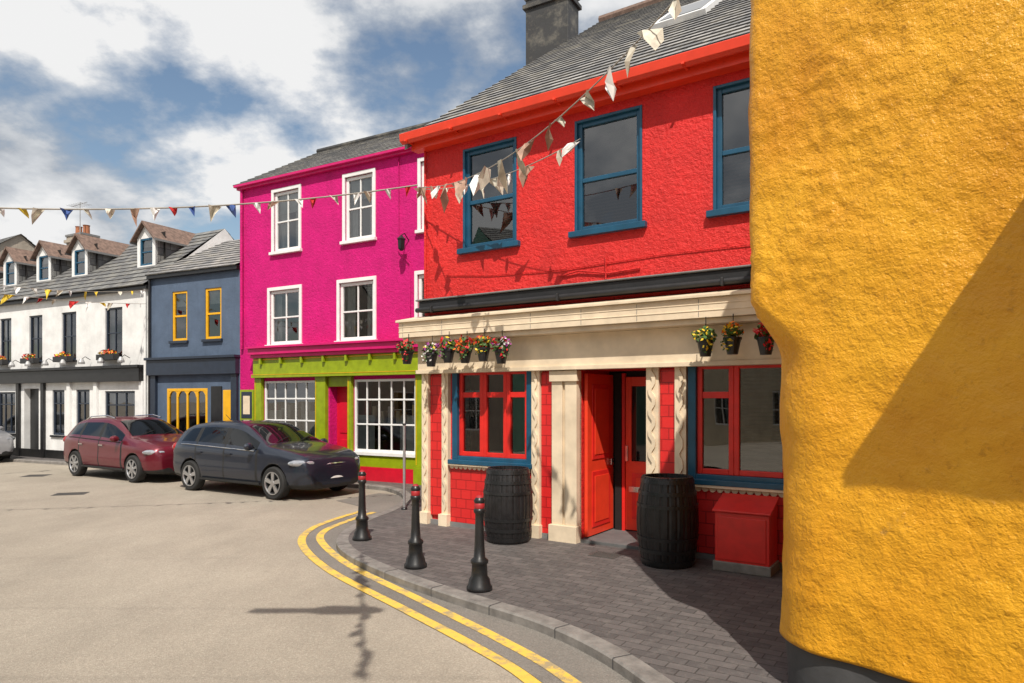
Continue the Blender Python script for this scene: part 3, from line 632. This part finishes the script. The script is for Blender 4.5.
def barrel(x,y,h,r):
    e=empty('wooden_barrel',(x,y,0),random.random()); m=MB()
    R=lambda z: r*(.82+.18*math.sin(math.pi*z/h)) 
    n=24; prof=[(R(h*i/n)*1.0,h*i/n) for i in range(n+1)]+[(R(h)-.03,h),(R(h)-.03,h-.04),(0,h-.04)]
    m.lathe(prof,(0,0,0),96,'barrel_black',mod=lambda a,z:(.98 if a%4==0 else 1.0)); m.build('staves',e,smooth=False)
    k=MB()
    for f,wd in ((.03,.045),(.16,.04),(.30,.035),(.66,.035),(.80,.04),(.93,.045)):
        z=f*h; k.lathe([(R(z)*.99,z),(R(z)+.008,z),(R(z+wd)+.008,z+wd),(R(z+wd)*.99,z+wd)],(0,0,0),48,'black_paint')
    k.build('hoops',e,smooth=False)
barrel(-.05,8.48,.91,.31); barrel(1.66,7.30,.94,.325)
e=empty('red_meter_cabinet',lw(red,(4.58,-.30,0)),red.rotation_euler[2]); m=MB()
m.prism([(-.17,.02),(.17,.02),(.17,.72),(-.17,.60)],lambda p,s:(-.27+.54*s,p[0],p[1]),'red_paint'); m.prism([(-.20,.605),(.18,.735),(.18,.755),(-.20,.625)],lambda p,s:(-.29+.58*s,p[0],p[1]),'red_paint')
m.box(-.24,.24,-.18,-.168,.12,.56,'red_paint'); m.build('cabinet',e,bevel=.008)
m=MB(); m.box(-.29,.29,-.19,.19,-.0,.1,'kerb_granite'); m.build('base',e,bevel=.01)
e=empty('signpost',(-1.72,10.9,0)); m=MB(); m.tube([(0,0,0),(0,0,1.35)],.022,'galvanised',10); m.lathe([(0,1.35),(.03,1.35),(.03,1.37),(0,1.38)],(0,0,0),10,'black_paint'); m.lathe([(.05,0),(.05,.03),(.02,.04)],(0,0,0),10,'black_paint'); m.build('pole',e,smooth=True)
def pot(x,z,cols):
    z+=random.uniform(-.03,.03)
    e=empty('hanging_flower_pot',lw(red,(x,-.40,z)),red.rotation_euler[2]+random.uniform(-.3,.3)); m=MB()
    m.lathe([(0,-.10),(.055,-.10),(.085,.05),(.095,.05),(.095,.075),(.08,.075),(.07,.0)],(0,0,0),16,'black_paint'); m.box(-.006,.006,.0,.14,.12,.135,'black_paint')
    m.tube([(0,.03,.05),(0,.03,.32)],.005,'black_paint'); m.build('pot',e)
    k=random.uniform(.85,1.25)
    f=MB(); f.clump((0,-.01,.12),(.125*k,.11,.09*k),90,.03,['leaf_green']); f.clump((0,-.03,.14),(.135*k,.12,.10*k),int(70*k),.026,cols); f.clump((random.uniform(-.06,.06),-.08,.02),(.08,.04,.1),30,.022,['leaf_green',cols[0]]); f.build('flowers',e,normals=False)
cc=[['petal_red','leaf_green'],['petal_white','petal_yellow','petal_purple'],['petal_purple','petal_yellow','petal_red'],['petal_red','petal_red','petal_orange'],['petal_yellow','petal_orange','petal_red'],['petal_red','petal_purple','petal_white']]
for x,c_ in zip((.02,.453,.746,1.03,1.32,1.6),cc): pot(x,2.33,c_)
for x,c_ in ((4.19,['petal_yellow','leaf_green']),(4.47,['petal_yellow','petal_orange']),(4.80,['petal_red'])): pot(x,2.33,c_)
e=empty('wall_lantern',lw(pink,(5.25,-.25,5.0)),pink.rotation_euler[2]); m=MB(); m.lathe([(0,.18),(.1,.08),(.08,.06),(.07,-.12),(.03,-.16),(0,-.16)],(0,0,0),6,'black_paint'); m.tube([(0,0,.16),(0,.1,.22),(0,.25,.1)],.012,'black_paint'); m.build('lantern',e)

# ------------------------------------------------------------------ BUNTING
def bunting(p0,p1,sag,step,size,cols,name='bunting',skip=0.05,rad=.006):
    e=empty(name); p0=Vector(p0);p1=Vector(p1); Ln=(p1-p0).length; n=80
    f=lambda t:p0.lerp(p1,t)-Vector((0,0,4*sag*t*(1-t)))
    s=MB(); s.tube([f(i/n) for i in range(n+1)],rad,'rope',5); s.build('string',e,smooth=True)
    g=MB(); k=int(Ln/step); d=(p1-p0).normalized(); d.z=0; d.normalize()
    for i in range(k):
        t=(i+.5+random.uniform(-.25,.25))/k
        if random.random()<skip: continue
        c=f(t); a=d.copy(); a.rotate(Matrix.Rotation(random.uniform(-.9,.9),3,'Z')); sz=size*random.uniform(.65,1.25)
        nrm=Vector((d.y,-d.x,0)); sw_=nrm*random.uniform(-.5,.5)*sz; tw=a*random.uniform(-.6,.6)*sz
        m_=random.choice(cols); wd=random.uniform(.28,.45)
        A0=c-a*sz*wd; B0_=c+a*sz*wd; tip=c+Vector((0,0,-sz*random.uniform(.6,1.15)))+sw_+tw
        r1=[A0.lerp(B0_,q)+nrm*.02*math.sin(q*6+i) for q in (0,.33,.66,1)]
        r2=[(A0.lerp(B0_,q)).lerp(tip,.5)+nrm*.05*sz/.2*math.sin(q*5+i*1.7) for q in (0,.33,.66,1)]
        for j in range(3): g.face([r1[j],r1[j+1],r2[j+1],r2[j]],m_); g.face([r2[j],r2[j+1],tip],m_)
    g.build('flags',e,normals=False)
near=['flag_cream','flag_white','flag_cream','flag_brown','flag_white']
bunting((1.25,4.6,4.62),(-1.33,9.62,4.75),.40,.30,.23,near,skip=.12)
bunting((.75,7.5,4.62),(-1.33,9.62,4.72),.16,.24,.18,near,skip=.1)
bunting((-1.33,9.62,4.78),(-14,6.8,5.1),.80,.25,.18,['flag_white','flag_white','flag_red','flag_yellow','flag_cream','flag_white','flag_blue','flag_brown'],rad=.011)
bunting((-9.7,18.1,4.65),(-14,10.8,5.0),.50,.28,.2,['flag_white','flag_cream','flag_white','flag_yellow'])
bunting((-9.7,18.1,4.3),(-14.0,10.9,4.7),.35,.33,.2,['flag_white','flag_cream','flag_red','flag_yellow'])
bunting((-.75,.1,5.5),(-1.5,3.5,5.5),.12,.22,.24,['flag_white','flag_cream','flag_red'],rad=.015)
for y in (.1,3.5,1.6):
    m=MB(); m.tube([(-14+16.9*i/20,y,5.55) for i in range(21)],.003,'rope',5); m.build('span_wire',smooth=True)
e=empty('suspended_street_lamp',(-1.5,1.6,5.47)); m=MB(); m.prism([(-.58,-.02),(-.5,.03),(-.05,.03),(.1,.08),(.5,.06),(.6,.0),(.5,-.05),(.1,-.06),(-.05,-.03),(-.5,-.04)],lambda p,s:(p[0],p[1]*1.1-.02+.04*s,p[1]*.6),'galvanised')
m.tube([(-.55,0,0),(.1,0,0),(.58,0,0)],.05,'galvanised',10); m.build('housing',e)

# ------------------------------------------------------------------ CARS
def interp(keys,x):
    ks=sorted(keys)
    if x<=ks[0][0]: return ks[0][1]
    for (a,va),(b,vb) in zip(ks,ks[1:]):
        if x<=b: t=(x-a)/(b-a); return va+(vb-va)*t
    return ks[-1][1]
def car(loc,ang,sc,paint,style):
    e=empty('parked_car',loc,ang); e.scale=(sc,)*3
    if style=='hatch':
        top=[(-2.15,.90),(-2.10,1.05),(-2.0,1.20),(-1.85,1.32),(-1.6,1.42),(-1.0,1.485),(-.4,1.50),(.0,1.475),(.2,1.43),(.6,1.25),(.95,1.08),(1.05,1.04),(1.5,.99),(1.85,.92),(2.04,.85),(2.11,.77),(2.15,.62)]
    else:
        top=[(-2.15,.92),(-2.10,1.05),(-2.02,1.15),(-1.88,1.28),(-1.65,1.42),(-1.2,1.49),(-.4,1.52),(.0,1.49),(.2,1.44),(.6,1.26),(.95,1.09),(1.05,1.05),(1.5,1.0),(1.85,.94),(2.04,.87),(2.11,.79),(2.15,.64)]
    W=[(-2.15,.68),(-2.08,.78),(-1.95,.84),(-1.6,.88),(-1.0,.89),(1.0,.89),(1.5,.885),(1.85,.85),(2.02,.78),(2.11,.70),(2.15,.60)]
    WR=[(-2.15,.56),(-2.08,.60),(-1.98,.62),(-1.7,.61),(-1.4,.61),(-.4,.62),(.2,.63),(.6,.69),(.95,.76),(1.05,.78),(1.5,.76),(1.85,.71),(2.04,.63),(2.15,.50)]
    ZB=[(-2.15,.74),(-2.05,.92),(-1.9,.98),(-1.5,1.0),(0,.95),(.95,.92),(1.5,.89),(1.85,.83),(2.04,.77),(2.15,.58)]
    ZL=[(-2.15,.32),(-2.0,.24),(-1.5,.2),(1.5,.19),(2.0,.19),(2.15,.22)]
    OF=[(-2.15,.03),(-1.98,.05),(-1.5,.07),(.3,.075),(1.0,.03),(2.14,.03)]
    xs=[-2.15,-2.10,-2.02,-1.95,-1.85,-1.72,-1.55,-1.4,-1.2,-1.13,-1.118,-1.0,-.75,-.5,-.27,-.19,-.178,-.05,.2,.4,.6,.84,.852,.96,1.05,1.2,1.35,1.5,1.7,1.85,1.95,2.04,2.09,2.13,2.15]
    P=[]
    for x in xs:
        w_=interp(W,x);wr=interp(WR,x);zt=interp(top,x);zb=interp(ZB,x);zl=interp(ZL,x);of=interp(OF,x)
        zb=min(zb,zt-of-.015)
        P.append([(0,zl),(w_*.88,zl),(w_*.965,zl+.1),(w_,zl+.30),(w_*.975,min(zl+.48,zb-.1)),(w_*.985,zb-.07),(w_*.94,zb),(wr,zt-of),(wr-.055,zt-.025),(wr*.5,zt-.004),(0,zt)])
    v=[];f=[];mi=[]
    mats=[paint,'car_glass','plastic_black','rubber']
    k=len(P[0]); ring=2*k-2
    for x,p in zip(xs,P):
        for y,z in p: v.append((x,-y,z))
        for y,z in reversed(p[1:-1]): v.append((x,y,z))
    for i in range(len(xs)-1):
        xm=(xs[i]+xs[i+1])/2; wid=xs[i+1]-xs[i]
        for j in range(ring):
            j2=(j+1)%ring; f.append([i*ring+j,i*ring+j2,(i+1)*ring+j2,(i+1)*ring+j])
            sg=j if j<k-1 else ring-1-j
            m_=0
            if sg==0 or sg==1: m_=2
            if 2<=sg<=5 and wid<.015 and abs(xm)<1.5: m_=2
            if sg==6 and -1.72<xm<.84:
                m_=1
                if -.27<xm<-.178: m_=2
                if -1.2<xm<-1.118: m_=2
            if sg in(8,9) and .2<xm<.96: m_=1
            if sg in(8,9) and -2.1<xm<-1.72: m_=1
            mi.append(m_)
    f.append(list(range(ring))[::-1]); mi.append(0); f.append([(len(xs)-1)*ring+j for j in range(ring)]); mi.append(0)
    me=bpy.data.meshes.new('body'); me.from_pydata(v,[],f)
    for mm in mats: me.materials.append(MATS[mm])
    for p,q in zip(me.polygons,mi): p.material_index=q; p.use_smooth=True
    bm=bmesh.new(); bm.from_mesh(me); bmesh.ops.recalc_face_normals(bm,faces=bm.faces); bm.to_mesh(me); bm.free()
    o=bpy.data.objects.new('body',me); COL.objects.link(o)
    s=o.modifiers.new('s','SUBSURF'); s.levels=2; s.render_levels=2
    cut=MB(); cut.mats=mats[:]
    for wx in (1.33,-1.30):
        for sy in (-1,1):
            cut.lathe([(0,-.17),(.365,-.17),(.365,.17),(0,.17)],(wx,sy*.86,.33),32,'rubber',axis='y')
    co=cut.build('cutter',weld=True)
    bo=o.modifiers.new('b','BOOLEAN'); bo.operation='DIFFERENCE'; bo.object=co; bo.solver='EXACT'
    try:
        dg_=bpy.context.evaluated_depsgraph_get(); me2=bpy.data.meshes.new_from_object(o.evaluated_get(dg_))
        if len(me2.polygons)>1000:
            o.modifiers.clear(); o.data=me2
        else: o.modifiers.remove(bo)
    except Exception as ex: print(ex); o.modifiers.remove(bo)
    bpy.data.objects.remove(co)
    o.parent=e
    wz=.32
    wh=MB()
    for wx in (1.33,-1.30):
        for sy in (-1,1):
            y=sy*.79
            pr=[(.2,-.09),(.29,-.1),(.315,-.08),(.322,-.04),(.322,.04),(.315,.08),(.29,.1),(.2,.09)]
            wh.lathe(pr,(wx,y,wz),36,'rubber',axis='y')
            wh.lathe([(.215,sy*.095),(.2,sy*.085),(.19,sy*.03),(0,sy*.03)],(wx,y,wz),36,'plastic_black',axis='y')
            wh.lathe([(.218,sy*.092),(.222,sy*.104),(.205,sy*.104),(.198,sy*.085)],(wx,y,wz),36,'rim_metal',axis='y')
            wh.lathe([(0,sy*.1),(.05,sy*.1),(.06,sy*.06)],(wx,y,wz),14,'rim_metal',axis='y')
            ns=5 if style=='hatch' else 7
            for q in range(ns):
                a=2*math.pi*q/ns+.3; ca,sa=math.cos(a),math.sin(a); hw=.045 if ns==5 else .028
                P4=[(.04,-.03),(.21,-hw),(.21,hw),(.04,.03)]
                wh.prism(P4,lambda p,s:(wx+p[0]*ca-p[1]*sa,y+sy*(.07+.027*s),wz+p[0]*sa+p[1]*ca),'rim_metal')
    wh.build('wheels',e)
    d=MB()
    for sy in (-1,1):
        def ell(c,r,m,rot=0,seg=14):
            i=len(d.v)
            for a in range(seg+1):
                ph=math.pi*a/seg-math.pi/2
                for b_ in range(seg):
                    t_=2*math.pi*b_/seg
                    x_=r[0]*math.cos(ph)*math.cos(t_); y_=r[1]*math.cos(ph)*math.sin(t_); z_=r[2]*math.sin(ph)
                    d.v.append((c[0]+x_*math.cos(rot)-y_*math.sin(rot),c[1]+x_*math.sin(rot)+y_*math.cos(rot),c[2]+z_))
            for a in range(seg):
                for b_ in range(seg):
                    d.f.append([i+a*seg+b_,i+a*seg+(b_+1)%seg,i+(a+1)*seg+(b_+1)%seg,i+(a+1)*seg+b_]); d.m.append(d.mi(m)); d.uv.append(None)
        ell((1.93,sy*.70,.72),(.25,.10,.075),'headlamp',-sy*.85)
        ell((2.04,sy*.60,.36),(.08,.05,.045),'headlamp',-sy*.6)
        ell((-1.99,sy*.72,.90),(.13,.10,.10),'tail_lamp',sy*.6)
        ell((.74,sy*.97,1.01),(.07,.11,.075),paint,0)
        d.box(.70,.76,min(sy*.84,sy*.95),max(sy*.84,sy*.95),.97,.995,'plastic_black')
        for hx in (-.02,-.98): d.box(hx-.09,hx+.09,min(sy*.86,sy*.905),max(sy*.86,sy*.905),.82,.845,paint if style=='hatch' else 'chrome')
        d.box(-.93,.95,min(sy*.86,sy*.90),max(sy*.86,sy*.90),.27,.31,'plastic_black')
        d.tube([(x_,sy*(interp(W,x_)*.958),interp(ZB,x_)-.005) for x_ in [-1.65+i*.2 for i in range(13)]],.010,'chrome' if style=='hatch' else 'plastic_black')
        if style!='hatch': d.tube([(-1.3,sy*.57,1.43),(-1.1,sy*.57,1.50),(-.3,sy*.58,1.54),(.05,sy*.58,1.48)],.016,'chrome')
    def nose(z0,z1,hw,m,out=.012):
        n=12; row=[]
        for i in range(n+1):
            y=-hw+2*hw*i/n; x=2.135-.26*(abs(y)/.78)**2.4
            row.append((x+out,y))
        for a,b_ in zip(row,row[1:]):
            d.face([(a[0],a[1],z0),(b_[0],b_[1],z0),(b_[0]-.015,b_[1],z1),(a[0]-.015,a[1],z1)],m); d.face([(a[0]-.015,a[1],z1),(b_[0]-.015,b_[1],z1),(b_[0]-.12,b_[1],z1),(a[0]-.12,a[1],z1)],m)
            d.face([(a[0],a[1],z0),(b_[0],b_[1],z0),(b_[0]-.12,b_[1],z0),(a[0]-.12,a[1],z0)],m)
    nose(.52,.68,.46,'plastic_black'); nose(.682,.70,.48,'chrome',.012); nose(.24,.38,.54,'plastic_black'); nose(.40,.50,.26,'plate_white',.02)
    for q in (.55,.59,.63): nose(q,q+.008,.44,'chrome',.016)
    d.box(-2.18,-2.15,-.26,.26,.55,.66,'plate_white')
    d.tube([(1.0,-.5,1.08),(.82,-.05,1.18)],.008,'plastic_black'); d.tube([(1.0,.1,1.09),(.82,.5,1.17)],.008,'plastic_black'); d.tube([(-1.1,0,1.46),(-1.3,0,1.6)],.006,'plastic_black')
    d.build('fittings',e,smooth=False)
car((-5.02,13.85,-.08),math.atan2(-.52,.853),.95,'car_paint_dark','hatch')
car((-9.02,16.45,-.08),math.atan2(-.53,.848),.95,'car_paint_maroon','estate')
car((-16.75,20.45,-.08),math.atan2(-.48,.877),.95,'car_paint_silver','hatch')

# ------------------------------------------------------------------ SKY / SUN / CAMERA
wd=bpy.data.worlds.new('World'); scene.world=wd; wd.use_nodes=True; nt=wd.node_tree; bg=nt.nodes['Background']
sky=N(nt,'ShaderNodeTexSky',sky_type='NISHITA'); sky.sun_disc=False; sky.sun_elevation=math.radians(52); sky.sun_rotation=math.radians(177.2); sky.air_density=1.3; sky.dust_density=.4
tc=N(nt,'ShaderNodeTexCoord').outputs['Generated']; sp=N(nt,'ShaderNodeSeparateXYZ'); nt.links.new(tc,sp.inputs[0])
mxn=N(nt,'ShaderNodeMath',operation='MAXIMUM'); mxn.inputs[1].default_value=0; nt.links.new(sp.outputs[2],mxn.inputs[0])
ad=N(nt,'ShaderNodeMath',operation='ADD'); ad.inputs[1].default_value=.34; nt.links.new(mxn.outputs[0],ad.inputs[0])
vx=N(nt,'ShaderNodeMath',operation='DIVIDE'); vy=N(nt,'ShaderNodeMath',operation='DIVIDE')
nt.links.new(sp.outputs[0],vx.inputs[0]); nt.links.new(sp.outputs[1],vy.inputs[0]); nt.links.new(ad.outputs[0],vx.inputs[1]); nt.links.new(ad.outputs[0],vy.inputs[1])
cb=N(nt,'ShaderNodeCombineXYZ'); nt.links.new(vx.outputs[0],cb.inputs[0]); nt.links.new(vy.outputs[0],cb.inputs[1]); cb.inputs[2].default_value=5.1
cov=noi(nt,cb.outputs[0],1.5,9,.58); cf=ramp(nt,cov,.38,.46)
sh=noi(nt,cb.outputs[0],3.0,9,.54)
r=N(nt,'ShaderNodeValToRGB'); el=r.color_ramp.elements; el[0].position=.38; el[0].color=(.46,.50,.56,1); el[1].position=.53; el[1].color=(1,1,1,1); x=el.new(.45); x.color=(.70,.73,.77,1)
nt.links.new(sh,r.inputs[0])
sc_=N(nt,'ShaderNodeVectorMath',operation='SCALE'); sc_.inputs['Scale'].default_value=8.4; nt.links.new(r.outputs[0],sc_.inputs[0])
mm=N(nt,'ShaderNodeMix',data_type='RGBA'); nt.links.new(cf,mm.inputs[0]); nt.links.new(sky.outputs[0],mm.inputs[6]); nt.links.new(sc_.outputs[0],mm.inputs[7])
nt.links.new(mm.outputs[2],bg.inputs[0]); bg.inputs[1].default_value=.105
sd=bpy.data.lights.new('Sun','SUN'); sd.energy=4.8; sd.angle=math.radians(.5); sd.color=(1,.93,.83)
so=bpy.data.objects.new('Sun',sd); COL.objects.link(so); so.rotation_euler=SUN.to_track_quat('-Z','Y').to_euler(); so.location=(0,-10,20)
cd=bpy.data.cameras.new('Camera'); cd.lens=24; cd.sensor_width=36; cd.shift_y=.0571; cd.clip_end=1500; cd.clip_start=.05
co=bpy.data.objects.new('Camera',cd); COL.objects.link(co); co.location=(0,0,1.75); co.rotation_euler=(math.radians(90),0,0); scene.camera=co
